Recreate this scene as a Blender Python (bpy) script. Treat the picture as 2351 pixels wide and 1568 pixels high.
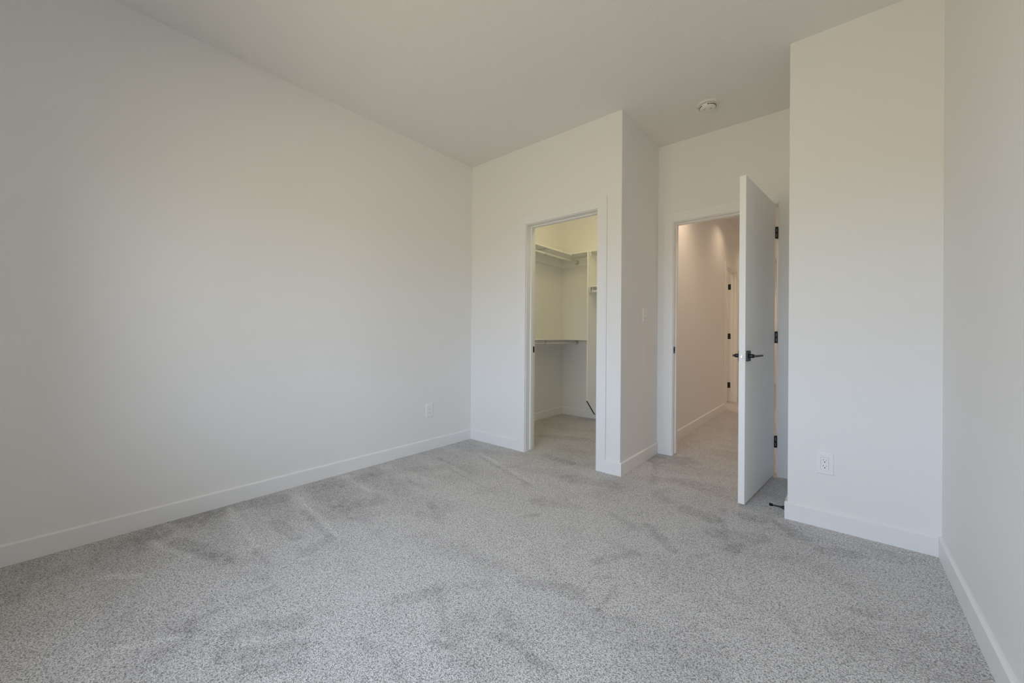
import bpy, bmesh, math, random
from mathutils import Vector, Matrix

for o in list(bpy.data.objects):
    bpy.data.objects.remove(o)
S = bpy.context.scene
COL = S.collection
PI = math.pi
random.seed(4)

# ------------------------------------------------------------------ camera
F_PX, W_PX, H_PX = 890.81, 2351.0, 1568.0
YAW, PITCH, ROLL = math.radians(40.016), math.radians(0.094), math.radians(0.411)
CAM = Vector((2.8584, -2.7595, 1.0499))
fwd = Vector((-math.sin(YAW) * math.cos(PITCH), math.cos(YAW) * math.cos(PITCH), math.sin(PITCH)))
rt = Vector((math.cos(YAW), math.sin(YAW), 0))
up = rt.cross(fwd)
rt2 = rt * math.cos(ROLL) + up * math.sin(ROLL)
up2 = rt2.cross(fwd)
cd = bpy.data.cameras.new('camera')
cam = bpy.data.objects.new('camera', cd)
COL.objects.link(cam)
m = Matrix((rt2, up2, -fwd)).transposed().to_4x4()
m.translation = CAM
cam.matrix_world = m
cd.sensor_fit = 'HORIZONTAL'
cd.sensor_width = 36.0
cd.lens = 36.0 * F_PX / W_PX
cd.shift_y = -15.47 / W_PX
cd.clip_start = 0.02
S.camera = cam

# ------------------------------------------------------------------ view, world, lights
S.view_settings.view_transform = 'Standard'
S.view_settings.look = 'None'
S.view_settings.gamma = 1.0
S.view_settings.use_curve_mapping = False
S.view_settings.exposure = 0.0
S.cycles.use_denoising = True
S.cycles.adaptive_threshold = 0.03
S.cycles.max_bounces = 12
S.cycles.diffuse_bounces = 10
S.cycles.transparent_max_bounces = 12
S.cycles.sample_clamp_indirect = 8.0

SKY_COL, SKY_STR = (0.725, 0.82, 1.03), 9.9
GROUND_COL, GROUND_STR = (1.0, 0.845, 0.55), 5.1
LAMP_COL, LAMP_W = (1.0, 0.80, 0.62), 2.5
CLOSET_COL, CLOSET_W = (1.0, 0.87, 0.50), 6.0
HALL_COL, HALL_W = (1.0, 0.75, 0.53), 4.6
BATH_COL, BATH_W = (1.0, 0.74, 0.50), 22.0

w = bpy.data.worlds.new('world')
S.world = w
w.use_nodes = True
nt = w.node_tree
nt.nodes.clear()
wo = nt.nodes.new('ShaderNodeOutputWorld')
bg1 = nt.nodes.new('ShaderNodeBackground')
bg1.inputs[0].default_value = (*SKY_COL, 1)
bg1.inputs[1].default_value = SKY_STR
bg2 = nt.nodes.new('ShaderNodeBackground')
bg2.inputs[0].default_value = (*GROUND_COL, 1)
bg2.inputs[1].default_value = GROUND_STR
mx = nt.nodes.new('ShaderNodeMixShader')
tc = nt.nodes.new('ShaderNodeTexCoord')
sx = nt.nodes.new('ShaderNodeSeparateXYZ')
mr = nt.nodes.new('ShaderNodeMapRange')
mr.inputs[1].default_value = -0.03
mr.inputs[2].default_value = 0.05
nt.links.new(tc.outputs['Generated'], sx.inputs[0])
nt.links.new(sx.outputs[2], mr.inputs[0])
nt.links.new(mr.outputs[0], mx.inputs[0])
nt.links.new(bg2.outputs[0], mx.inputs[1])
nt.links.new(bg1.outputs[0], mx.inputs[2])
nt.links.new(mx.outputs[0], wo.inputs[0])

# room measures
H = 2.7559
X1, X4, XR = 1.6104, 2.6385, 3.2457          # closet corner, far side of the entry recess, right wall
Y2 = 0.774                                    # wall with the entry door
YB = -3.54                                    # window wall behind the camera
T = 0.124
YC = 1.70                                     # back of the closet
YH = 7.72                                     # end of the hall
WX0, WX1, WZ0, WZ1 = 0.88, 2.68, 0.60, 2.02   # window opening


def area_light(name, loc, rot, sx_, sy_, col, power, portal=False):
    l = bpy.data.lights.new(name, 'AREA')
    l.shape = 'RECTANGLE'
    l.size, l.size_y = sx_, sy_
    l.color = col
    l.energy = power
    o = bpy.data.objects.new(name, l)
    o.location = loc
    o.rotation_euler = rot
    COL.objects.link(o)
    if portal:
        l.cycles.is_portal = True
    return o


def point_light(name, loc, col, power, r=0.09):
    l = bpy.data.lights.new(name, 'POINT')
    l.color = col
    l.energy = power
    l.shadow_soft_size = r
    o = bpy.data.objects.new(name, l)
    o.location = loc
    COL.objects.link(o)
    return o


def spot_light(name, loc, col, power, ang, blend=0.6, r=0.04):
    l = bpy.data.lights.new(name, 'SPOT')
    l.color = col
    l.energy = power
    l.spot_size = math.radians(ang)
    l.spot_blend = blend
    l.shadow_soft_size = r
    o = bpy.data.objects.new(name, l)
    o.location = loc
    COL.objects.link(o)
    return o


area_light('window_portal', ((WX0 + WX1) / 2, YB - T - 0.02, (WZ0 + WZ1) / 2), (PI / 2, 0, 0),
           WX1 - WX0, WZ1 - WZ0, (1, 1, 1), 1.0, True)
LAMP = (1.55, -1.75, H)
lamp = area_light('bedroom_lamp', (LAMP[0], LAMP[1], H - 0.05), (0, 0, 0), 0.26, 0.26, LAMP_COL, LAMP_W)
lamp.data.shape = 'DISK'
point_light('closet_lamp', (1.02, 0.60, H - 0.14), CLOSET_COL, CLOSET_W, 0.07)
for hy, k in ((1.22, 5.6), (3.10, 2.0), (4.9, 3.0), (6.6, 6.0)):
    spot_light('hall_downlight', (1.98, hy, H - 0.03), HALL_COL, HALL_W * k, 140, 0.8)
point_light('side_room_lamp', (0.60, 4.40, H - 0.25), BATH_COL, BATH_W, 0.08)

# ------------------------------------------------------------------ materials
def new_mat(name):
    mt = bpy.data.materials.new(name)
    mt.use_nodes = True
    return mt, mt.node_tree, mt.node_tree.nodes['Principled BSDF']


def paint(name, col, rough=0.6, spec=0.3, bump=0.0, scale=200.0, dist=0.001, metallic=0.0, detail=3):
    mt, t, b = new_mat(name)
    b.inputs['Base Color'].default_value = (*col, 1)
    b.inputs['Roughness'].default_value = rough
    b.inputs['Specular IOR Level'].default_value = spec
    b.inputs['Metallic'].default_value = metallic
    tcn = t.nodes.new('ShaderNodeTexCoord')
    n = t.nodes.new('ShaderNodeTexNoise')
    n.inputs['Scale'].default_value = scale
    n.inputs['Detail'].default_value = detail
    t.links.new(tcn.outputs['Object'], n.inputs['Vector'])
    if bump > 0:
        bp = t.nodes.new('ShaderNodeBump')
        bp.inputs['Strength'].default_value = bump
        bp.inputs['Distance'].default_value = dist
        t.links.new(n.outputs['Fac'], bp.inputs['Height'])
        t.links.new(bp.outputs[0], b.inputs['Normal'])
    else:
        rr = t.nodes.new('ShaderNodeMapRange')
        rr.inputs[3].default_value = max(0.02, rough - 0.05)
        rr.inputs[4].default_value = min(1.0, rough + 0.05)
        t.links.new(n.outputs['Fac'], rr.inputs[0])
        t.links.new(rr.outputs[0], b.inputs['Roughness'])
    return mt


M_WALL = paint('wall_paint', (0.855, 0.85, 0.84), 0.55, 0.25, 0.10, 260, 0.0006)
M_CEIL = paint('ceiling_texture', (0.82, 0.81, 0.79), 0.95, 0.1, 0.55, 55, 0.004, detail=6)
M_TRIM = paint('trim_enamel', (0.86, 0.86, 0.86), 0.38, 0.4)
M_DOOR = paint('door_enamel', (0.91, 0.91, 0.90), 0.42, 0.4)
M_SHELF = paint('shelf_melamine', (0.90, 0.89, 0.86), 0.5, 0.3)
M_ROD = paint('white_rod_enamel', (0.78, 0.78, 0.76), 0.3, 0.5)
M_PLATE = paint('white_plastic', (0.88, 0.88, 0.88), 0.35, 0.45)
M_INSERT = paint('white_plastic_insert', (0.90, 0.90, 0.90), 0.3, 0.5)
M_SLOT = paint('dark_slot', (0.012, 0.012, 0.012), 0.7, 0.1)
M_BLACK = paint('matte_black_metal', (0.012, 0.012, 0.013), 0.38, 0.5)
M_RUBBER = paint('black_rubber', (0.010, 0.010, 0.011), 0.8, 0.2)
M_STEEL = paint('satin_steel', (0.72, 0.72, 0.72), 0.28, 0.5, metallic=1.0)
M_DARK_EDGE = paint('dark_bottom_edge', (0.075, 0.075, 0.075), 0.8, 0.1)
M_HOOK = paint('grey_bracket_metal', (0.58, 0.58, 0.54), 0.4, 0.4)
M_HALL_VIEW = paint('hall_view_colour', (0.50, 0.45, 0.39), 0.5, 0.3)
M_DET = paint('detector_plastic', (0.80, 0.78, 0.74), 0.45, 0.4)
M_DARKGAP = paint('grey_vent', (0.10, 0.09, 0.075), 0.8, 0.1)


def mat_glass():
    mt = bpy.data.materials.new('window_glass')
    mt.use_nodes = True
    t = mt.node_tree
    t.nodes.clear()
    o = t.nodes.new('ShaderNodeOutputMaterial')
    a = t.nodes.new('ShaderNodeBsdfTransparent')
    a.inputs[0].default_value = (0.95, 0.97, 0.96, 1)
    g = t.nodes.new('ShaderNodeBsdfGlossy')
    g.inputs['Roughness'].default_value = 0.02
    f = t.nodes.new('ShaderNodeFresnel')
    f.inputs[0].default_value = 1.3
    x = t.nodes.new('ShaderNodeMixShader')
    t.links.new(f.outputs[0], x.inputs[0])
    t.links.new(a.outputs[0], x.inputs[1])
    t.links.new(g.outputs[0], x.inputs[2])
    t.links.new(x.outputs[0], o.inputs[0])
    return mt


def mat_emit(name, col, st):
    mt, t, b = new_mat(name)
    b.inputs['Base Color'].default_value = (0.9, 0.88, 0.82, 1)
    b.inputs['Emission Color'].default_value = (*col, 1)
    b.inputs['Emission Strength'].default_value = st
    return mt


def mat_carpet():
    mt, t, b = new_mat('grey_loop_carpet')
    N, L = t.nodes, t.links
    tcn = N.new('ShaderNodeTexCoord')

    def noise(scale, detail, rough=0.6, dist=0.0):
        n = N.new('ShaderNodeTexNoise')
        n.inputs['Scale'].default_value = scale
        n.inputs['Detail'].default_value = detail
        n.inputs['Roughness'].default_value = rough
        n.inputs['Distortion'].default_value = dist
        L.new(tcn.outputs['Object'], n.inputs['Vector'])
        return n

    def rng(src, a, bb, c, d):
        r = N.new('ShaderNodeMapRange')
        r.inputs[1].default_value = a
        r.inputs[2].default_value = bb
        r.inputs[3].default_value = c
        r.inputs[4].default_value = d
        L.new(src, r.inputs[0])
        return r.outputs[0]

    def mul(p, q):
        mm = N.new('ShaderNodeMath')
        mm.operation = 'MULTIPLY'
        L.new(p, mm.inputs[0])
        L.new(q, mm.inputs[1])
        return mm.outputs[0]

    vor = N.new('ShaderNodeTexVoronoi')
    vor.inputs['Scale'].default_value = 230
    vor.inputs['Randomness'].default_value = 1.0
    L.new(tcn.outputs['Object'], vor.inputs['Vector'])
    n1 = noise(290, 2, 0.6, 0.3)
    n2 = noise(110, 3, 0.65)
    n3 = noise(22, 4, 0.65)
    tuft = rng(vor.outputs['Distance'], 0.40, 0.85, 1.04, 0.52)
    f1 = rng(n1.outputs['Fac'], 0.33, 0.50, 0.42, 1.08)
    f2 = rng(n2.outputs['Fac'], 0.35, 0.52, 0.74, 1.04)
    nap = N.new('ShaderNodeAttribute')
    nap.attribute_name = 'nap'
    rag = rng(n3.outputs['Fac'], 0.36, 0.62, 0.5, 1.5)
    dev = mul(nap.outputs['Fac'], rag)
    one = N.new('ShaderNodeMath')
    one.operation = 'SUBTRACT'
    one.inputs[0].default_value = 1.0
    L.new(dev, one.inputs[1])
    f = mul(mul(tuft, f1), mul(f2, one.outputs[0]))
    base = N.new('ShaderNodeRGB')
    base.outputs[0].default_value = (0.765, 0.75, 0.745, 1)
    vm = N.new('ShaderNodeVectorMath')
    vm.operation = 'SCALE'
    L.new(base.outputs[0], vm.inputs[0])
    L.new(f, vm.inputs['Scale'])
    L.new(vm.outputs[0], b.inputs['Base Color'])
    b.inputs['Roughness'].default_value = 1.0
    b.inputs['Specular IOR Level'].default_value = 0.05
    bp = N.new('ShaderNodeBump')
    bp.inputs['Strength'].default_value = 0.6
    bp.inputs['Distance'].default_value = 0.004
    hh = mul(tuft, f1)
    L.new(hh, bp.inputs['Height'])
    L.new(bp.outputs[0], b.inputs['Normal'])
    return mt


M_CARPET = mat_carpet()
M_GLASS = mat_glass()

# ------------------------------------------------------------------ mesh helpers
def box(bm, x0, x1, y0, y1, z0, z1, mat=None):
    vs = [Vector((x, y, z)) for x in (x0, x1) for y in (y0, y1) for z in (z0, z1)]
    if mat is not None:
        vs = [mat @ v for v in vs]
    v = [bm.verts.new(p) for p in vs]
    fs = []
    for f in ((0, 1, 3, 2), (4, 6, 7, 5), (0, 4, 5, 1), (2, 3, 7, 6), (0, 2, 6, 4), (1, 5, 7, 3)):
        fs.append(bm.faces.new([v[i] for i in f]))
    return v


def prism(bm, pts, fn):
    """pts: 2-D outline; fn(p, t) -> 3-D for t in 0, 1."""
    a = [bm.verts.new(fn(p, 0)) for p in pts]
    b = [bm.verts.new(fn(p, 1)) for p in pts]
    n = len(pts)
    bm.faces.new(a)
    bm.faces.new(list(reversed(b)))
    for i in range(n):
        bm.faces.new((a[i], b[i], b[(i + 1) % n], a[(i + 1) % n]))


def lathe(bm, prof, axis='Z', n=40, origin=(0, 0, 0)):
    """prof: list of (r, h)."""
    o = Vector(origin)

    def P(r, h, a):
        c, s = r * math.cos(a), r * math.sin(a)
        if axis == 'Z':
            return o + Vector((c, s, h))
        if axis == 'X':
            return o + Vector((h, c, s))
        return o + Vector((c, h, s))
    rings = []
    for r, h in prof:
        if r < 1e-6:
            rings.append([bm.verts.new(P(0, h, 0))])
        else:
            rings.append([bm.verts.new(P(r, h, 2 * PI * i / n)) for i in range(n)])
    for A, B in zip(rings, rings[1:]):
        for i in range(n):
            j = (i + 1) % n
            if len(A) == 1 and len(B) == 1:
                continue
            if len(A) == 1:
                bm.faces.new((A[0], B[i], B[j]))
            elif len(B) == 1:
                bm.faces.new((A[i], A[j], B[0]))
            else:
                bm.faces.new((A[i], A[j], B[j], B[i]))


def tube(bm, p0, p1, r, n=20, r1=None):
    p0, p1 = Vector(p0), Vector(p1)
    d = (p1 - p0).normalized()
    a = d.orthogonal().normalized()
    b = d.cross(a)
    r1 = r if r1 is None else r1
    A = [bm.verts.new(p0 + (a * math.cos(2 * PI * i / n) + b * math.sin(2 * PI * i / n)) * r) for i in range(n)]
    B = [bm.verts.new(p1 + (a * math.cos(2 * PI * i / n) + b * math.sin(2 * PI * i / n)) * r1) for i in range(n)]
    for i in range(n):
        bm.faces.new((A[i], A[(i + 1) % n], B[(i + 1) % n], B[i]))
    bm.faces.new(list(reversed(A)))
    bm.faces.new(B)


def obj(name, bm, mat, parent=None, bevel=0.0, smooth=False, loc=None, seg=2):
    bmesh.ops.recalc_face_normals(bm, faces=bm.faces)
    me = bpy.data.meshes.new(name)
    if loc is not None:
        bmesh.ops.translate(bm, verts=bm.verts, vec=-Vector(loc))
    bm.to_mesh(me)
    bm.free()
    me.materials.append(mat)
    o = bpy.data.objects.new(name, me)
    COL.objects.link(o)
    if loc is not None:
        o.location = loc
    if parent is not None:
        o.parent = parent
    if bevel > 0:
        md = o.modifiers.new('bevel', 'BEVEL')
        md.width = bevel
        md.segments = seg
        md.limit_method = 'ANGLE'
        md.angle_limit = math.radians(40)
    if smooth:
        for p in me.polygons:
            p.use_smooth = True
        try:
            me.set_sharp_from_angle(angle=math.radians(35))
        except Exception:
            pass
    return o


def struct(name, bm, mat, parent=None, bevel=0.0, loc=None, label=None):
    o = obj(name, bm, mat, parent, bevel, loc=loc)
    if parent is None:
        o['kind'] = 'structure'
    if label:
        o['label'] = label
    return o


def thing(name, label, cat, loc=(0, 0, 0), group=None, rot=None):
    o = bpy.data.objects.new(name, None)
    o.empty_display_size = 0.05
    COL.objects.link(o)
    if rot is not None:
        o.matrix_world = rot
    else:
        o.location = loc
    o['label'] = label
    o['category'] = cat
    if group:
        o['group'] = group
    return o


def boxes(name, lst, mat, parent=None, bevel=0.0, loc=None, kind=True, label=None):
    bm = bmesh.new()
    for b in lst:
        box(bm, *b)
    if kind and parent is None:
        return struct(name, bm, mat, None, bevel, loc, label)
    return obj(name, bm, mat, parent, bevel, loc=loc)


def bead_wall(name, lst, edges, label=None):
    """wall boxes with a small rounded corner bead on the given vertical edges (x, y)."""
    bm = bmesh.new()
    for b in lst:
        box(bm, *b)
    es = []
    for e in bm.edges:
        a, c = e.verts[0].co, e.verts[1].co
        if abs(a.x - c.x) < 1e-6 and abs(a.y - c.y) < 1e-6:
            for ex, ey in edges:
                if abs(a.x - ex) < 1e-5 and abs(a.y - ey) < 1e-5:
                    es.append(e)
    if es:
        bmesh.ops.bevel(bm, geom=es, offset=0.005, segments=3, profile=0.5, affect='EDGES')
    o = struct(name, bm, M_WALL, label=label)
    return o


# ------------------------------------------------------------------ shell
# openings
CLX0, CLX1, CLZ = 0.709, 1.410, 2.043     # closet doorway, clear between jambs
ENX0, ENX1, ENZ = 1.750, 2.510, 2.053     # entry doorway
BTY0, BTY1, BTZ = 3.575, 4.335, 2.066     # side-room doorway in the hall (along y)
J = 0.018

struct_left = boxes('wall_left', [(-T, 0, YB - T, YC + T, 0, H)], M_WALL,
                    label='long blank white wall on the left')
boxes('wall_right', [(XR, XR + T, YB - T, T, 0, H)], M_WALL, label='white wall at the right edge')
boxes('wall_back', [(0, WX0, YB - T, YB, 0, H), (WX1, XR, YB - T, YB, 0, H),
                    (WX0, WX1, YB - T, YB, 0, WZ0), (WX0, WX1, YB - T, YB, WZ1, H)], M_WALL)
bead_wall('wall_closet', [(0, CLX0 - J, 0, T, 0, H), (CLX1 + J, X1, 0, T, 0, H),
                          (CLX0 - J, CLX1 + J, 0, T, CLZ + J, H)], [(X1, 0)],
          'white wall holding the closet doorway')
XI = X1 - 0.115
boxes('wall_hall_left', [(XI, X1, T, BTY0 - J, 0, H), (XI, X1, BTY1 + J, YH, 0, H),
                         (XI, X1, BTY0 - J, BTY1 + J, BTZ + J, H)], M_WALL)
boxes('wall_entry', [(X1, ENX0 - J, Y2, Y2 + T, 0, H), (ENX1 + J, X4, Y2, Y2 + T, 0, H),
                     (ENX0 - J, ENX1 + J, Y2, Y2 + T, ENZ + J, H)], M_WALL)
bead_wall('wall_right_front', [(X4, XR, 0, T, 0, H)], [(X4, 0)],
          'white wall section between the entry recess and the right wall')
boxes('wall_hall_right', [(X4, X4 + T, T, YH, 0, H)], M_WALL)
boxes('wall_hall_end', [(XI, X4 + T, YH, YH + T, 0, H)], M_WALL)
boxes('wall_closet_back', [(0, XI, YC, YC + T, 0, H)], M_WALL)
# side room beyond the hall doorway
boxes('wall_side_room', [(-0.6 - T, -0.6, 3.0, 5.6, 0, H), (-0.6 - T, XI, 3.0 - T, 3.0, 0, H),
                         (-0.6 - T, XI, 5.6, 5.6 + T, 0, H)], M_WALL)
boxes('ceiling', [(-0.6 - T, XR + T, YB - T, YH + T, H, H + 0.1)], M_CEIL,
      label='white stippled ceiling')

# ------------------------------------------------------------------ carpet with its nap
# brushed and trodden strokes in the pile: (x0, y0, x1, y1, half width, amount)
STROKES = [
    (0.106, -2.394, 0.064, -2.203, 0.093, 0.1), (0.152, -2.525, 0.157, -2.401, 0.063, 0.08), (0.333, -2.346, 0.691, -2.222, 0.043, 0.11), (0.59, -2.278, 0.77, -2.183, 0.026, 0.08),
    (0.245, -2.077, 0.727, -2.118, 0.012, 0.1), (0.727, -2.118, 0.894, -2.115, 0.012, 0.1), (0.075, -2.066, 0.667, -2.104, 0.012, -0.08), (0.066, -2.04, 0.135, -1.837, 0.079, 0.09),
    (0.464, -1.947, 0.723, -1.937, 0.032, 0.1), (0.436, -1.786, 0.836, -1.815, 0.024, 0.1), (0.855, -1.823, 0.905, -1.965, 0.042, 0.1), (0.172, -1.728, 0.858, -1.795, 0.012, -0.07),
    (1.068, -2.264, 1.082, -2.162, 0.024, 0.09), (1.241, -2.334, 1.355, -2.153, 0.042, 0.09), (1.337, -2.39, 1.473, -2.223, 0.033, 0.09), (1.458, -2.361, 1.563, -2.235, 0.026, 0.08),
    (0.649, -2.345, 0.698, -2.321, 0.012, 0.08), (1.059, -2.478, 1.13, -2.418, 0.013, 0.08), (1.031, -2.651, 1.017, -2.633, 0.02, 0.1), (1.182, -2.578, 1.168, -2.514, 0.019, 0.07),
    (1.613, -2.071, 1.689, -2.059, 0.018, 0.1), (1.769, -2.04, 1.841, -2.06, 0.013, 0.1), (1.531, -1.867, 1.589, -1.773, 0.034, 0.09), (1.586, -1.713, 1.797, -1.859, 0.018, 0.09),
    (1.347, -2.094, 1.4, -2.076, 0.012, 0.08), (0.202, -2.435, 0.53, -2.33, 0.013, -0.06), (0.442, -2.613, 0.54, -2.511, 0.019, -0.06), (0.989, -2.687, 1.104, -2.485, 0.013, -0.06),
    (0.555, -1.616, 0.637, -1.437, 0.07, 0.09), (0.085, -1.356, 0.484, -1.375, 0.014, -0.06), (0.462, -1.077, 0.688, -1.113, 0.019, 0.1), (0.298, -2.88, 0.313, -2.706, 0.114, 0.05),
    (0.896, -2.481, 0.938, -2.404, 0.02, 0.05), (1.064, -2.427, 1.059, -2.342, 0.019, 0.06), (0.16, -1.187, 0.481, -0.737, 0.064, 0.07), (0.155, -1.577, 0.231, -1.228, 0.074, 0.07),
    (1.658, 0.58, 1.858, 0.689, 0.118, 0.14), (1.697, 0.515, 1.861, -0.001, 0.024, 0.1), (1.34, -0.31, 1.642, -0.191, 0.073, 0.09), (2.157, -0.26, 2.302, -0.296, 0.057, 0.12),
    (2.061, -0.622, 2.238, -0.794, 0.03, 0.12), (2.324, -0.115, 2.399, -0.439, 0.019, 0.08), (2.358, -0.461, 2.552, -0.358, 0.053, 0.11), (2.458, -0.605, 2.535, -0.422, 0.029, 0.11),
    (2.457, -0.131, 2.556, -0.107, 0.049, 0.12), (2.631, -0.144, 2.719, -0.214, 0.041, 0.12), (2.001, -1.124, 2.11, -0.926, 0.027, 0.1), (1.84, -1.445, 2.05, -1.362, 0.036, 0.1),
    (2.061, -1.218, 2.126, -1.169, 0.012, 0.14), (2.152, -1.227, 2.161, -1.41, 0.012, 0.11), (1.876, -1.628, 1.952, -1.678, 0.021, 0.1), (1.936, -1.751, 2.043, -1.725, 0.018, 0.08),
    (2.091, -1.746, 2.167, -1.747, 0.022, 0.13), (1.803, -1.904, 1.858, -1.884, 0.017, 0.11), (2.908, -0.763, 2.963, -0.75, 0.02, 0.14), (2.799, -0.299, 2.934, -0.238, 0.035, 0.09),
    (2.693, -0.508, 2.895, -0.556, 0.037, 0.05), (0.921, -1.227, 1.165, -1.34, 0.029, 0.08), (1.404, -0.771, 1.628, -0.685, 0.046, 0.07), (1.849, -0.626, 2.038, -0.698, 0.033, 0.07),
    (1.468, -0.988, 1.512, -0.918, 0.02, 0.1), (0.47, -0.361, 1.197, -0.579, 0.013, 0.1), (0.425, -0.292, 1.196, -0.534, 0.012, -0.05), (2.323, -0.785, 2.388, -0.708, 0.013, 0.09),
    (1.924, -0.122, 2.024, -0.233, 0.044, 0.08), (0.515, 0.569, 0.869, 0.735, 0.066, 0.1), (0.888, 0.043, 1.183, 0.0, 0.039, 0.1), (1.573, -1.74, 1.726, -1.56, 0.031, 0.06),
    (2.504, -1.181, 2.541, -1.175, 0.012, 0.08), (2.147, -1.5, 2.213, -1.537, 0.012, 0.08), (2.322, -1.487, 2.5, -1.366, 0.019, 0.05), (0.252, -0.621, 0.783, -0.694, 0.019, 0.09),
    (0.54, -0.743, 1.095, -0.843, 0.014, 0.07), (1.643, -0.366, 1.762, -0.177, 0.056, 0.06), (1.965, 0.186, 2.21, 0.213, 0.077, 0.06), (2.514, -0.979, 2.64, -0.987, 0.027, 0.05),
    (2.698, -0.964, 2.788, -1.067, 0.023, 0.06), (2.838, -0.968, 2.911, -1.065, 0.023, 0.06), (2.462, -1.439, 2.57, -1.421, 0.021, 0.06),
]


def nap_grid(X, Y):
    import numpy as np

    def sm(a, b, x):
        t = np.clip((x - a) / (b - a), 0, 1)
        return t * t * (3 - 2 * t)

    def vn(x, y, s_):
        xi, yi = np.floor(x), np.floor(y)
        fx, fy = x - xi, y - yi
        fx, fy = fx * fx * (3 - 2 * fx), fy * fy * (3 - 2 * fy)

        def h(i, j):
            v = np.sin(i * 127.1 + j * 311.7 + s_ * 74.7) * 43758.5453
            return v - np.floor(v)
        return (h(xi, yi) * (1 - fx) + h(xi + 1, yi) * fx) * (1 - fy) + (h(xi, yi + 1) * (1 - fx) + h(xi + 1, yi + 1) * fx) * fy
    V = np.zeros_like(X)
    wob = vn(X * 16, Y * 16, 3) - 0.5
    for (x0, y0, x1, y1, r, am) in STROKES:
        if am < 0:
            am, r = am * 1.7, max(r, 0.017)
        dx, dy = x1 - x0, y1 - y0
        l2 = dx * dx + dy * dy + 1e-9
        t = np.clip(((X - x0) * dx + (Y - y0) * dy) / l2, 0, 1)
        d = np.hypot(X - x0 - t * dx, Y - y0 - t * dy) + wob * r * 0.5
        V += 1.2 * am * sm(r * 1.35, r * 0.7, d)
    for k in range(11):                      # regular vacuum passes that start at the left wall
        wy = -0.20 - 0.33 * k
        ln = 0.95 + 0.25 * math.sin(k * 2.1)
        c = wy - 0.10 * X
        h = 0.11 * (1.0 - 0.8 * X / ln)
        V += 0.065 * sm(0.03, -0.01, np.abs(Y - c) - h) * sm(ln + 0.05, ln * 0.5, X) * (X > 0) * (Y < 0)
    r1 = vn(X * 2.7 + Y * 1.2, Y * 6.0 - X * 2.0, 1)
    r2 = vn(X * 7 - Y * 3, Y * 11 + X * 4, 2)
    V += 0.06 * sm(0.58, 0.80, r1) + 0.05 * sm(0.62, 0.82, r2)
    return np.clip(V, -0.14, 0.25)


def carpet_piece(name, xs, ys, label):
    import numpy as np
    nx, ny = len(xs) - 1, len(ys) - 1
    x0, x1, y0, y1 = xs[0], xs[-1], ys[0], ys[-1]
    verts = [(x, y, 0.0) for y in ys for x in xs]
    faces = []
    for j in range(ny):
        for i in range(nx):
            a = j * (nx + 1) + i
            faces.append((a, a + 1, a + nx + 2, a + nx + 1))
    vv = np.array(verts)
    val = list(nap_grid(vv[:, 0], vv[:, 1]))
    nb = len(verts)
    for x, y in ((x0, y0), (x1, y0), (x1, y1), (x0, y1)):
        verts.append((x, y, -0.1))
        val.append(0.0)
    faces.append((nb + 3, nb + 2, nb + 1, nb))
    row0 = list(range(0, nx + 1))
    row1 = [ny * (nx + 1) + i for i in range(nx + 1)]
    c0 = [j * (nx + 1) for j in range(ny + 1)]
    c1 = [j * (nx + 1) + nx for j in range(ny + 1)]
    faces.append([nb, nb + 1] + row0[::-1])
    faces.append([nb + 2, nb + 3] + row1)
    faces.append([nb + 3, nb] + c0)
    faces.append([nb + 1, nb + 2] + c1[::-1])
    me = bpy.data.meshes.new(name)
    me.from_pydata(verts, [], faces)
    me.update()
    at = me.attributes.new('nap', 'FLOAT', 'POINT')
    at.data.foreach_set('value', val)
    me.materials.append(M_CARPET)
    o = bpy.data.objects.new(name, me)
    COL.objects.link(o)
    o['kind'] = 'structure'
    o['label'] = label
    return o


def steps(stops):
    out = [stops[0][0]]
    for (a, st), (b, _) in zip(stops, stops[1:]):
        n = max(1, round((b - a) / st))
        out += [a + (b - a) * i / n for i in range(1, n + 1)]
    return out


carpet_piece('floor', steps([(-0.6 - T, 0.05), (0.0, 0.012), (XR, 0.05), (XR + T, 0)]),
             steps([(YB - T, 0.05), (-2.8, 0.012), (1.0, 0.03), (YH + T, 0)]),
             'grey wall-to-wall carpet with vacuum strokes')

# ------------------------------------------------------------------ baseboards
BH, BT = 0.0975, 0.013
BPROF = [(0, 0), (BT, 0), (BT, BH - 0.007), (BT - 0.007, BH), (0, BH)]


def baseboard(name, runs, label=None):
    """runs: (x0, y0, x1, y1, nx, ny) wall line and the direction the board stands out."""
    bm = bmesh.new()
    for (x0, y0, x1, y1, nx, ny) in runs:
        prism(bm, BPROF, lambda p, t: Vector((x0 + (x1 - x0) * t + nx * p[0], y0 + (y1 - y0) * t + ny * p[0], p[1])))
    return struct(name, bm, M_TRIM, label=label)


CW, CT = 0.079, 0.014
baseboard('baseboard_left', [(0, YB, 0, 0, 1, 0)])
baseboard('baseboard_right', [(XR, YB, XR, 0, -1, 0)])
baseboard('baseboard_back', [(BT, YB, XR - BT, YB, 0, 1)])
baseboard('baseboard_closet', [(BT, 0, CLX0 - 0.005 - CW, 0, 0, -1), (CLX1 + 0.005 + CW, 0, X1 + BT, 0, 0, -1)])
baseboard('baseboard_recess', [(X1, 0, X1, Y2, 1, 0), (X1 + BT, Y2, ENX0 - 0.005 - CW, Y2, 0, -1)])
baseboard('baseboard_entry_right', [(X4 - BT, 0, XR - BT, 0, 0, -1), (X4, 0, X4, Y2, -1, 0)])
baseboard('baseboard_hall_left', [(X1, Y2 + T, X1, BTY0 - 0.005 - CW, 1, 0), (X1, BTY1 + 0.005 + CW, X1, YH, 1, 0)])
baseboard('baseboard_hall_end', [(X1 + BT, YH, X4 - BT, YH, 0, -1)])
baseboard('baseboard_hall_right', [(X4, Y2 + T, X4, YH, -1, 0)])
baseboard('baseboard_closet_left', [(0, T, 0, YC, 1, 0)])
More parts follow.
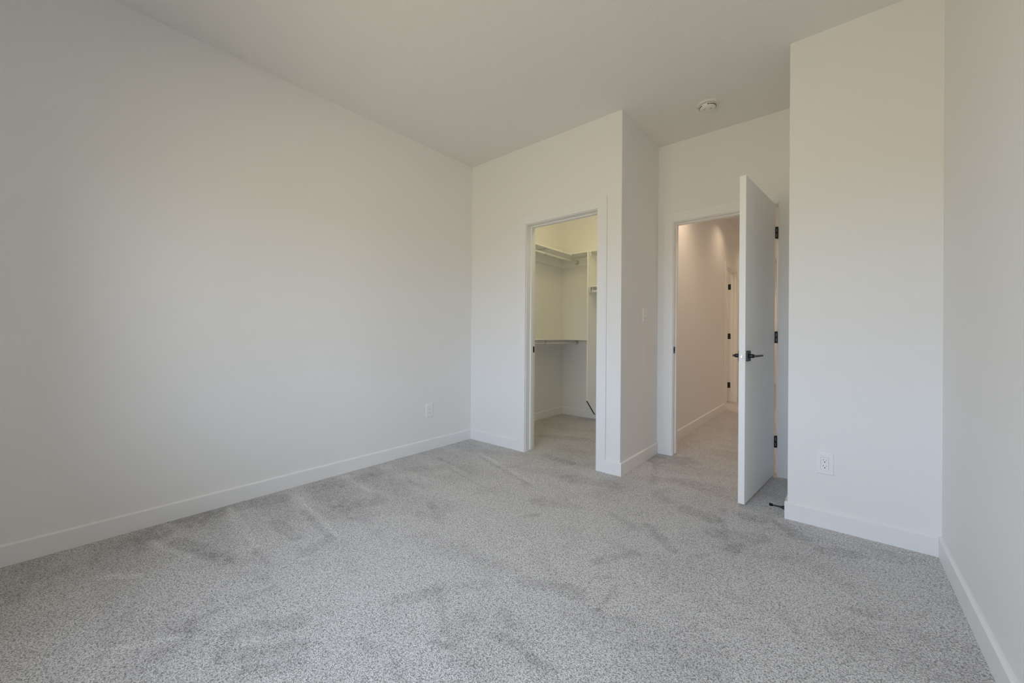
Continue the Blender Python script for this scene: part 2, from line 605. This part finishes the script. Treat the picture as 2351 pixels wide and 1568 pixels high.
baseboard('baseboard_closet_back', [(BT, YC, XI, YC, 0, -1)])

# ------------------------------------------------------------------ door frames
def frame_x(name, x0, x1, z1, y0, depth, stop0, stop1, front=-1, label=None):
    """jamb, stop and front casing of an opening in a wall that runs along x; front casing on the -y face."""
    root = thing(name, label, 'door frame', (x0, y0, 0))
    del root['category']
    root['kind'] = 'structure'
    L = Vector((x0, y0, 0))
    j = [(x0 - J, x0, y0, y0 + depth, 0, z1), (x1, x1 + J, y0, y0 + depth, 0, z1), (x0 - J, x1 + J, y0, y0 + depth, z1, z1 + J)]
    s = [(x0, x0 + 0.011, stop0, stop1, 0.012, z1), (x1 - 0.011, x1, stop0, stop1, 0.012, z1),
         (x0 + 0.011, x1 - 0.011, stop0, stop1, z1 - 0.011, z1)]
    r = 0.005
    xa, xb, zt = x0 - r, x1 + r, z1 + r
    for nm, lst, bv in (('jamb', j, 0.0008), ('door_stop_strip', s, 0.0015)):
        bm = bmesh.new()
        for b in lst:
            box(bm, *b)
        bmesh.ops.translate(bm, verts=bm.verts, vec=-L)
        obj(nm, bm, M_TRIM, root, bv)
    for nm, ys in (('casing', (y0 - CT, y0)), ('casing', (y0 + depth, y0 + depth + CT))):
        bm = bmesh.new()
        box(bm, xa - CW, xa, ys[0], ys[1], 0, zt + CW)
        box(bm, xb, xb + CW, ys[0], ys[1], 0, zt + CW)
        box(bm, xa, xb, ys[0], ys[1], zt, zt + CW)
        bmesh.ops.translate(bm, verts=bm.verts, vec=-L)
        obj(nm, bm, M_TRIM, root, 0.0012)
    return root


clf = frame_x('trim_1', CLX0, CLX1, CLZ, 0.0, T, 0.056, 0.089, label='white casing and jamb around the closet doorway')
enf = frame_x('trim_2', ENX0, ENX1, ENZ, Y2, T, Y2 + 0.040, Y2 + 0.075, label='white casing and jamb around the entry doorway')


def strike(parent, x, y0, y1, z0, z1):
    L = parent.location
    bm = bmesh.new()
    box(bm, x - 0.001, x + 0.0022, y0, y1, z0, z1)
    box(bm, x + 0.0022, x + 0.004, y0, y0 + 0.004, z0, z1)
    bmesh.ops.translate(bm, verts=bm.verts, vec=-L)
    o = obj('strike_plate', bm, M_BLACK, parent, 0.001)
    o['label'] = 'black strike plate'
    bm = bmesh.new()
    box(bm, x + 0.0015, x + 0.0028, (y0 + y1) / 2 - 0.006, (y0 + y1) / 2 + 0.006, (z0 + z1) / 2 - 0.014, (z0 + z1) / 2 + 0.014)
    bmesh.ops.translate(bm, verts=bm.verts, vec=-L)
    obj('latch_hole', bm, M_SLOT, o)


strike(clf, CLX0, 0.092, 0.122, 0.894, 0.950)
strike(enf, ENX0, Y2 + 0.002, Y2 + 0.036, 0.903, 0.960)

# side-room frame, opening along y in the hall's left wall
bt = thing('trim_3', 'white casing around the far side doorway in the hall', 'door frame', (X1, BTY0, 0))
del bt['category']
bt['kind'] = 'structure'
L3 = Vector((X1, BTY0, 0))


def rel(lst, name, mat, parent, L, bevel=0.001, label=None):
    bm = bmesh.new()
    for b in lst:
        box(bm, *b)
    bmesh.ops.translate(bm, verts=bm.verts, vec=-Vector(L))
    o = obj(name, bm, mat, parent, bevel)
    if label:
        o['label'] = label
    return o


rel([(XI, X1, BTY0 - J, BTY0, 0, BTZ), (XI, X1, BTY1, BTY1 + J, 0, BTZ), (XI, X1, BTY0 - J, BTY1 + J, BTZ, BTZ + J)], 'jamb', M_TRIM, bt, L3)
rel([(XI + 0.038, XI + 0.072, BTY0, BTY0 + 0.011, 0.012, BTZ), (XI + 0.038, XI + 0.072, BTY1 - 0.011, BTY1, 0.012, BTZ),
     (XI + 0.038, XI + 0.072, BTY0 + 0.011, BTY1 - 0.011, BTZ - 0.011, BTZ)], 'door_stop_strip', M_TRIM, bt, L3)
for xs in ((X1, X1 + CT), (XI - CT, XI)):
    ya, yb, zt = BTY0 - 0.005, BTY1 + 0.005, BTZ + 0.005
    rel([(xs[0], xs[1], ya - CW, ya, 0, zt + CW), (xs[0], xs[1], yb, yb + CW, 0, zt + CW), (xs[0], xs[1], ya, yb, zt, zt + CW)],
        'casing', M_TRIM, bt, L3)

# ------------------------------------------------------------------ entry door leaf
LW, LT, LH, LZ = 0.762, 0.035, 2.032, 0.018
ang = math.atan2(0.0945, 0.9955)
U = Vector((math.sin(ang), math.cos(ang), 0))       # latch edge -> hinge edge
Nn = Vector((math.cos(ang), -math.sin(ang), 0))     # out of the face seen in the photo
O = Vector((2.422, -0.0045, LZ))
DM = Matrix((Nn, U, Vector((0, 0, 1)))).transposed().to_4x4()
DM.translation = O
door = thing('door_1', 'white open bedroom door leaf with black hardware', 'door', rot=DM)
del door['category']
door['kind'] = 'structure'
bm = bmesh.new()
# leaf: n in [-LT, 0]; shallow grooves cut as gaps in the face layers
G = 0.0018
GD = 0.001
vg = 0.19
rails = [0.355, 0.685, 1.015, 1.345, 1.675]
box(bm, -LT + GD, -GD, 0, LW, 0, LH)
for (n0, n1) in ((-GD, 0), (-LT, -LT + GD)):
    box(bm, n0, n1, 0, vg - G / 2, 0, LH)
    zs = [0] + rails + [LH]
    for k in range(len(zs) - 1):
        box(bm, n0, n1, vg + G / 2, LW, zs[k] + (G / 2 if k else 0), zs[k + 1] - (G / 2 if k < len(zs) - 2 else 0))
obj('door_leaf', bm, M_DOOR, door)


def lever(sign, name='door_handle'):
    """sign +1 on the near face (n = 0), -1 on the other face."""
    n0 = 0 if sign > 0 else -LT
    zc, uc = 0.932 - LZ, 0.055

    def P(a, b, c):
        return Vector((n0 + sign * a, uc + b, zc + c))
    bm = bmesh.new()
    h = 0.033
    prism(bm, [(-h, -h), (h, -h), (h, h), (-h, h)], lambda p, t: P(0.0095 * t, p[0], p[1]))
    root = obj(name, bm, M_BLACK, door, 0.0015)
    root['label'] = 'black square-rose lever handle'
    bm = bmesh.new()
    tube(bm, P(0.009, 0, 0), P(0.031, 0, 0), 0.0125, 24)
    tube(bm, P(0.031, 0, 0), P(0.042, 0.002, 0), 0.0125, 24, 0.0070)
    prism(bm, [(-0.007, -0.0062), (0.126, -0.0052), (0.126, 0.0052), (-0.007, 0.0062)],
          lambda p, t: P(0.037 + 0.012 * t + 0.06 * max(0.0, p[0]), p[0], p[1]))
    obj('lever', bm, M_BLACK, root, 0.0015, smooth=False)
    for dz in (-0.021, 0.021):
        bm = bmesh.new()
        tube(bm, P(0.009, 0.012, dz), P(0.0105, 0.012, dz), 0.0035, 12)
        obj('screw', bm, M_SLOT, root)
    return root


lever(1)
lever(-1)
bm = bmesh.new()
lathe(bm, [(0, 0), (0.0130, 0), (0.0130, -0.0022), (0.0115, -0.0028), (0, -0.0028)], 'Y', 32, (-LT / 2, 0, 0.926 - LZ))
lp = obj('latch_plate', bm, M_STEEL, door)
lp['label'] = 'round steel latch plate on the door edge'
bm = bmesh.new()
box(bm, -LT / 2 - 0.0065, -LT / 2 + 0.0065, -0.010, -0.002, 0.926 - LZ - 0.0075, 0.926 - LZ + 0.0075)
obj('latch_bolt', bm, M_STEEL, lp, 0.002)
bm = bmesh.new()
lathe(bm, [(0.0088, -0.0027), (0.0102, -0.0031), (0.0088, -0.0033)], 'Y', 32, (-LT / 2, 0, 0.926 - LZ))
obj('latch_ring', bm, M_SLOT, lp)

# hinges bridge the gap between leaf and jamb; modelled in the door's frame
DMi = DM.inverted()
PIN = Vector((2.505, 0.7655, 0))
JX = ENX1
for zc in (1.839, 1.050, 0.263):
    h = 0.0445
    bm = bmesh.new()

    def W(x, y, z):
        return DMi @ Vector((x, y, z))
    # knuckle
    for k in range(5):
        za, zb = zc - h + k * 2 * h / 5 + 0.0006, zc - h + (k + 1) * 2 * h / 5 - 0.0006
        tube(bm, W(PIN.x, PIN.y, za), W(PIN.x, PIN.y, zb), 0.0058, 20)
    hb = obj('hinge', bm, M_BLACK, door)
    hb['label'] = 'black butt hinge'
    # plate on the door edge and bridge to the pin (its two slots are painted strips, below)
    bm = bmesh.new()
    a = O + U * (LW + 0.0005)
    q0 = a + Nn * (-0.030)
    q1 = a + Nn * 0.0005
    pth = [Vector((q0.x, q0.y, 0)), Vector((q1.x, q1.y, 0)), Vector((PIN.x - 0.004, PIN.y - 0.004, 0))]
    tck = 0.0022
    for i in range(2):
        d = (pth[i + 1] - pth[i]).normalized()
        nn = Vector((-d.y, d.x, 0)) * tck
        A, B = pth[i], pth[i + 1]
        prism(bm, [(A.x, A.y), (B.x, B.y), (B.x + nn.x, B.y + nn.y), (A.x + nn.x, A.y + nn.y)],
              lambda p, t: W(p[0], p[1], zc - h + 2 * h * t))
    obj('leaf_plate', bm, M_BLACK, hb)
    bm = bmesh.new()
    for (x0, x1, y0, y1) in ((JX - 0.0022, JX + 0.001, Y2 - 0.002, Y2 + 0.032), (PIN.x, JX + 0.001, PIN.y + 0.003, PIN.y + 0.0065)):
        box(bm, x0, x1, y0, y1, zc - h, zc + h, DMi)
    obj('jamb_plate', bm, M_BLACK, hb)
    for dz in (-0.020, 0.018):  # opaque pale strips painted in the colour of the lit hall behind
        bm = bmesh.new()
        c = Vector((PIN.x - 0.0018, PIN.y - 0.0058, zc + dz))
        box(bm, c.x - 0.0016, c.x + 0.0016, c.y - 0.0009, c.y + 0.001, c.z - 0.012, c.z + 0.012, DMi)
        o = obj('painted_slot_view', bm, M_HALL_VIEW, hb, 0.0006)
        o['label'] = 'pale strip painted as the lit hall seen through a hinge slot'

# far leaf, opened into the side room, with its three hinges on the far jamb
d3 = thing('door_2', 'white door leaf of the side room, opened away from the hall', 'door', (XI - 0.006, BTY1 - 0.02, 0.018))
del d3['category']
d3['kind'] = 'structure'
bm = bmesh.new()
box(bm, -0.762, 0, -0.018, 0.017, 0, 2.044)
obj('door_leaf', bm, M_DOOR, d3, 0.0015)
Ld = Vector(d3.location)
for zc in (1.861, 1.061, 0.269):
    bm = bmesh.new()
    box(bm, XI - 0.001, XI + 0.032, BTY1 - 0.0025, BTY1 + 0.001, zc - 0.0445, zc + 0.0445)
    tube(bm, (XI - 0.006, BTY1 - 0.006, zc - 0.0445), (XI - 0.006, BTY1 - 0.006, zc + 0.0445), 0.0058, 16)
    bmesh.ops.translate(bm, verts=bm.verts, vec=-Ld)
    o = obj('hinge', bm, M_BLACK, d3, 0.001)
    o['label'] = 'black butt hinge'

# ------------------------------------------------------------------ closet fittings
XP = 0.540
SZ, ST = 2.083, 0.016
SD = 0.28
def lshelf(name, z, xr, label, hc=0.09, right_extra=None):
    """L-shaped board: along the left wall and along the closet back; z is its top."""
    root = thing(name, label, 'shelf', (0, YC, z - ST), 'built-in closet shelving')
    L = Vector((0, YC, z - ST))
    bm = bmesh.new()
    pts = [(0.0, T + 0.02), (SD, T + 0.02), (SD, YC - SD), (xr, YC - SD), (xr, YC), (0.0, YC)]
    prism(bm, pts, lambda p, t: Vector((p[0], p[1], z - ST + ST * t)) - L)
    obj('shelf_board', bm, M_SHELF, root, 0.0012)
    rel([(0, 0.018, T + 0.02, YC - 0.018, z - ST - hc, z - ST), (0, xr, YC - 0.018, YC, z - ST - hc, z - ST)],
        'cleat', M_SHELF, root, L, 0.001)
    return root


top_shelf = lshelf('closet_shelf', SZ, XI, 'white L-shaped top shelf in the lit upper part of the closet', 0.105)
rel([(SD + 0.004, SD + 0.030, YC - SD + 0.006, YC - SD + 0.012, SZ - ST - 0.010, SZ - ST)], 'corner_clip', M_SHELF, top_shelf, top_shelf.location, 0.0008)
low_shelf = lshelf('closet_shelf', 1.014, XP - 0.0005, 'white lower corner shelf at mid height left of the divider panel', 0.085)
ms = thing('closet_shelf', 'short white shelf right of the divider panel, below the top shelf', 'shelf', (XP + 0.016, YC, 1.655 - ST), 'built-in closet shelving')
rel([(XP + 0.0165, XI, YC - SD, YC, 1.655 - ST, 1.655)], 'shelf_board', M_SHELF, ms, ms.location, 0.0012)
rel([(XP + 0.0165, XI, YC - 0.018, YC, 1.655 - ST - 0.09, 1.655 - ST)], 'cleat', M_SHELF, ms, ms.location, 0.001)

dp = thing('closet_divider', 'tall white divider panel in the closet with a slanted bottom end', 'divider panel', (XP, YC, 0))
L = Vector((XP, YC, 0))
bm = bmesh.new()
yf, yb_ = YC - 0.298, YC - 0.0135
zt_ = SZ - ST - 0.0005
ol = [(yf, 0.268), (yf, zt_), (YC - 0.019, zt_), (YC - 0.019, 0.11), (yb_, 0.11), (yb_, 0.079), (YC - 0.105, 0.079)]
prism(bm, ol, lambda p, t: Vector((XP + 0.016 * t, p[0], p[1])) - L)
obj('panel', bm, M_SHELF, dp, 0.0006)
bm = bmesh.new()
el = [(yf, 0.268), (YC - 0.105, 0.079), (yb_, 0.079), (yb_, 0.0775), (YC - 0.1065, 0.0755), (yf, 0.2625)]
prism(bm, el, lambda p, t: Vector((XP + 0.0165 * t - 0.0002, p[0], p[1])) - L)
o = obj('bottom_edge', bm, M_DARK_EDGE, dp)  # thin dark grey strip along the panel's slanted bottom
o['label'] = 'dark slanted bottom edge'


def rod_y(z, label):
    x = 0.24
    r = thing('closet_rod', label, 'closet rod', (x, YC - 0.018, z), 'white hanging rods in the closet')
    Lr = Vector(r.location)
    bm = bmesh.new()
    tube(bm, (0, T + 0.05 - Lr.y, 0), (0, -0.003, 0), 0.013, 24)
    obj('rod', bm, M_ROD, r, smooth=True)
    bm = bmesh.new()
    lathe(bm, [(0, -0.0006), (0.026, -0.0006), (0.026, -0.004), (0.018, -0.006), (0.018, -0.02), (0.0135, -0.02)], 'Y', 32)
    obj('end_socket', bm, M_HOOK, r, smooth=True)
    # hook bracket hanging from the shelf board
    yk = 0.955 - Lr.y
    bm = bmesh.new()
    zs = 0.021 if z < 1.5 else 0.040
    top = (1.014 if z < 1.5 else SZ) - ST - z - 0.0006
    box(bm, -0.215, 0.010, yk - 0.006, yk + 0.006, top - 0.003, top)
    pts = []
    for k in range(13):
        a_ = PI * 0.5 - PI * 1.25 * k / 12
        pts.append((0.0165 * math.cos(a_), 0.0165 * math.sin(a_)))
    for a_, b_ in zip(pts, pts[1:]):
        tube(bm, (a_[0], yk, a_[1]), (b_[0], yk, b_[1]), 0.003, 8)
    box(bm, 0.006, 0.010, yk - 0.006, yk + 0.006, 0.012, top - 0.001)
    obj('hook_bracket', bm, M_HOOK, r)
    return r


rod_y(2.008, 'white rod under the left run of the top shelf')
rod_y(0.962, 'white rod under the lower corner shelf')
rx = thing('closet_rod', 'short white rod under the shelf right of the divider panel', 'closet rod', (0.585, 1.455, 1.587), 'white hanging rods in the closet')
bm = bmesh.new()
tube(bm, (0.004, 0, 0), (XI - 0.585 - 0.002, 0, 0), 0.013, 24)
obj('rod', bm, M_ROD, rx, smooth=True)


def shelf_bracket(name, x, ztop, drop, label, mat):
    """narrow bent strip under a shelf with a back plate, arm and hooked nose."""
    r = thing(name, label, 'bracket', (x, YC - 0.0187, ztop), 'white shelf brackets in the closet')
    bm = bmesh.new()
    wd = 0.016
    prof = [(0, 0), (-0.268, 0), (-0.268, -drop * 0.75), (-0.252, -drop), (-0.236, -drop), (-0.232, -drop + 0.006),
            (-0.250, -drop + 0.006), (-0.262, -drop * 0.72), (-0.262, -0.006), (-0.006, -0.006), (-0.006, -0.20), (0, -0.20)]
    prism(bm, prof, lambda p, t: Vector((-wd / 2 + wd * t, p[0], p[1])))
    obj('arm', bm, mat, r, 0.0006)
    return r


shelf_bracket('shelf_bracket', 0.572, 1.655 - ST - 0.0005, 0.075, 'white bracket with a hooked nose below the short closet shelf', M_ROD)
shelf_bracket('shelf_bracket', 0.578, SZ - ST - 0.0005, 0.065, 'white bracket below the top closet shelf, right of the divider', M_ROD)
bm = bmesh.new()
lathe(bm, [(0, 0.0), (0.019, 0.0), (0.019, 0.010), (0.0135, 0.010)], 'X', 28)
o = obj('end_socket', bm, M_ROD, rx, smooth=True)
rel([(0.585, 0.589, 1.445, 1.468, 1.587, 1.655 - ST - 0.0005)], 'hanger', M_ROD, rx, rx.location, 0.0005)

# ------------------------------------------------------------------ outlets and switch
def outlet(label, origin, right, out):
    """origin: plate centre on the wall, right: unit vector to the plate's right, out: wall normal."""
    upv = Vector((0, 0, 1))
    R_ = Matrix((Vector(right), upv, Vector(out))).transposed().to_4x4()
    R_.translation = Vector(origin)
    r = thing('wall_outlet', label, 'outlet', rot=R_, group='white duplex outlets')
    pw, ph = 0.0395, 0.0605
    bm = bmesh.new()
    # plate with sloped rim and a window for the insert
    iw, ih = 0.0172, 0.0340
    rings = [((pw, ph), 0.0), ((pw, ph), 0.002), ((pw - 0.005, ph - 0.005), 0.0055), ((iw, ih), 0.0055), ((iw, ih), 0.001)]
    vs = []
    for (a_, b_), z in rings:
        vs.append([bm.verts.new((sx_ * a_, sy_ * b_, z)) for sx_, sy_ in ((-1, -1), (1, -1), (1, 1), (-1, 1))])
    for A, B in zip(vs, vs[1:]):
        for i in range(4):
            bm.faces.new((A[i], A[(i + 1) % 4], B[(i + 1) % 4], B[i]))
    obj('cover_plate', bm, M_PLATE, r, 0.0006)
    bm = bmesh.new()
    box(bm, -iw + 0.0006, iw - 0.0006, -ih + 0.0006, ih - 0.0006, 0.0005, 0.0068)
    ins = obj('receptacle', bm, M_INSERT, r, 0.001)
    for cy in (0.0155, -0.0165):
        bm = bmesh.new()
        for cx, hh in ((-0.0064, 0.0045), (0.0064, 0.0036)):
            box(bm, cx - 0.0011, cx + 0.0011, cy + 0.003 - hh + 0.0035, cy + 0.003 + hh, 0.0060, 0.0072)
        tube(bm, (0, cy - 0.0065, 0.0060), (0, cy - 0.0065, 0.0072), 0.0026, 16)
        obj('socket_slots', bm, M_SLOT, ins)
    for cy in (0.048, -0.048):
        bm = bmesh.new()
        tube(bm, (0, cy, 0.0052), (0, cy, 0.0062), 0.0026, 16)
        obj('screw', bm, M_PLATE, r)
    return r


outlet('white duplex outlet low on the wall right of the open door', (2.8065, 0, 0.3545), (1, 0, 0), (0, -1, 0))
outlet('white duplex outlet low on the long left wall near the far corner', (0, -0.523, 0.358), (0, 1, 0), (1, 0, 0))

R_ = Matrix((Vector((0, 1, 0)), Vector((0, 0, 1)), Vector((1, 0, 0)))).transposed().to_4x4()
R_.translation = Vector((X1, 0.459, 1.228))
sw = thing('light_switch', 'white rocker light switch on the recess wall beside the entry doorway', 'light switch', rot=R_)
bm = bmesh.new()
pw, ph, iw, ih = 0.0395, 0.0605, 0.0172, 0.0340
vs = []
for (a_, b_), z in [((pw, ph), 0.0), ((pw, ph), 0.002), ((pw - 0.005, ph - 0.005), 0.0055), ((iw, ih), 0.0055), ((iw, ih), 0.001)]:
    vs.append([bm.verts.new((sx_ * a_, sy_ * b_, z)) for sx_, sy_ in ((-1, -1), (1, -1), (1, 1), (-1, 1))])
for A, B in zip(vs, vs[1:]):
    for i in range(4):
        bm.faces.new((A[i], A[(i + 1) % 4], B[(i + 1) % 4], B[i]))
obj('cover_plate', bm, M_PLATE, sw, 0.0006)
bm = bmesh.new()
prism(bm, [(-ih + 0.001, 0.0005), (ih - 0.001, 0.0005), (ih - 0.001, 0.0095), (0, 0.0065), (-ih + 0.001, 0.0052)],
      lambda p, t: Vector((-iw + 0.001 + 2 * (iw - 0.001) * t, p[0], p[1])))
rk = obj('rocker', bm, M_INSERT, sw, 0.0006)
bm = bmesh.new()
box(bm, -0.007, 0.007, -0.030, -0.0265, 0.0045, 0.0062)
obj('indicator_slot', bm, M_SLOT, rk)

# ------------------------------------------------------------------ smoke detector
sd = thing('smoke_detector', 'round white smoke detector on the ceiling in front of the entry recess', 'smoke detector', (2.120, 0.335, H))
bm = bmesh.new()
lathe(bm, [(0, 0), (0.073, 0), (0.073, -0.006), (0.069, -0.011), (0.058, -0.013), (0, -0.013)], 'Z', 64)
obj('mounting_base', bm, M_DET, sd, smooth=True)
bm = bmesh.new()
lathe(bm, [(0, -0.012), (0.053, -0.012), (0.053, -0.0155), (0, -0.0155)], 'Z', 64)
obj('shadow_gap', bm, M_DARKGAP, sd, smooth=True)
bm = bmesh.new()
lathe(bm, [(0, -0.0155), (0.056, -0.0155), (0.056, -0.021), (0.053, -0.030), (0.045, -0.037), (0.030, -0.040), (0, -0.041)], 'Z', 64)
cv = obj('cover', bm, M_DET, sd, smooth=True)
for k in range(20):
    if k in (3, 4, 8, 9, 14, 15):
        continue
    a_ = 2 * PI * k / 20
    mt_ = Matrix.Rotation(a_, 4, 'Z')
    bm = bmesh.new()
    box(bm, 0.0535, 0.0563, -0.0068, 0.0068, -0.0275, -0.0225, mt_)
    obj('side_vent', bm, M_DARKGAP, cv)
bm = bmesh.new()
box(bm, -0.012, 0.012, -0.0012, 0.0012, -0.0415, -0.0395, Matrix.Translation((0.018, -0.004, 0)))
obj('indicator_slit', bm, M_DARKGAP, cv)
for (a_, b_) in ((-0.020, -0.010), (-0.014, -0.018), (-0.022, -0.020), (-0.010, -0.026)):
    bm = bmesh.new()
    tube(bm, (a_, b_, -0.0398), (a_, b_, -0.0416), 0.0018, 12)
    obj('sounder_hole', bm, M_DARKGAP, cv)
bm = bmesh.new()
lathe(bm, [(0.010, -0.0400), (0.010, -0.0425), (0, -0.0430)], 'Z', 28, (0.004, -0.002, 0))
obj('test_button', bm, M_DET, cv, smooth=True)

# ------------------------------------------------------------------ black door stop on the recess baseboard
ds = thing('door_stop', 'black rigid door stop sticking out from the baseboard behind the open door', 'door stop', (X4 - BT, 0.018, 0.050))
bm = bmesh.new()
lathe(bm, [(0, 0), (0.0125, 0), (0.0120, -0.004), (0.0085, -0.013), (0.0052, -0.022), (0.0044, -0.060), (0, -0.060)], 'X', 24)
obj('stem', bm, M_BLACK, ds, smooth=True)
bm = bmesh.new()
lathe(bm, [(0, -0.058), (0.0062, -0.058), (0.0082, -0.064), (0.0082, -0.075), (0.0070, -0.077), (0, -0.077)], 'X', 24)
o = obj('rubber_tip', bm, M_RUBBER, ds, smooth=True)

# ------------------------------------------------------------------ window behind the camera
wn = thing('window_1', 'white framed window on the wall behind the camera', 'window', ((WX0 + WX1) / 2, YB - T / 2, WZ0))
del wn['category']
wn['kind'] = 'structure'
Lw = wn.location
xm = (WX0 + WX1) / 2
fr = 0.045
rel([(WX0, WX1, YB - 0.10, YB - 0.04, WZ0, WZ0 + fr), (WX0, WX1, YB - 0.10, YB - 0.04, WZ1 - fr, WZ1),
     (WX0, WX0 + fr, YB - 0.10, YB - 0.04, WZ0 + fr, WZ1 - fr), (WX1 - fr, WX1, YB - 0.10, YB - 0.04, WZ0 + fr, WZ1 - fr),
     (xm - fr / 2, xm + fr / 2, YB - 0.10, YB - 0.04, WZ0 + fr, WZ1 - fr)], 'window_frame', M_TRIM, wn, Lw, 0.002)
rel([(WX0 + fr, xm - fr / 2, YB - 0.073, YB - 0.069, WZ0 + fr, WZ1 - fr)], 'pane', M_GLASS, wn, Lw, 0)
rel([(xm + fr / 2, WX1 - fr, YB - 0.073, YB - 0.069, WZ0 + fr, WZ1 - fr)], 'pane', M_GLASS, wn, Lw, 0)
rel([(WX0 - 0.08, WX0, YB, YB + CT, WZ0 - 0.08, WZ1 + 0.08), (WX1, WX1 + 0.08, YB, YB + CT, WZ0 - 0.08, WZ1 + 0.08),
     (WX0, WX1, YB, YB + CT, WZ1, WZ1 + 0.08), (WX0, WX1, YB, YB + CT, WZ0 - 0.08, WZ0)], 'casing', M_TRIM, wn, Lw, 0.001)

# thin rim of the flush ceiling lamp, just above the top of the frame
cl = thing('ceiling_light', 'round flush ceiling light above the middle of the bedroom', 'ceiling light', (LAMP[0], LAMP[1], H))
bm = bmesh.new()
lathe(bm, [(0, 0), (0.15, 0), (0.15, -0.03), (0.14, -0.035), (0, -0.035)], 'Z', 48)
obj('lamp_base', bm, M_PLATE, cl, smooth=True)
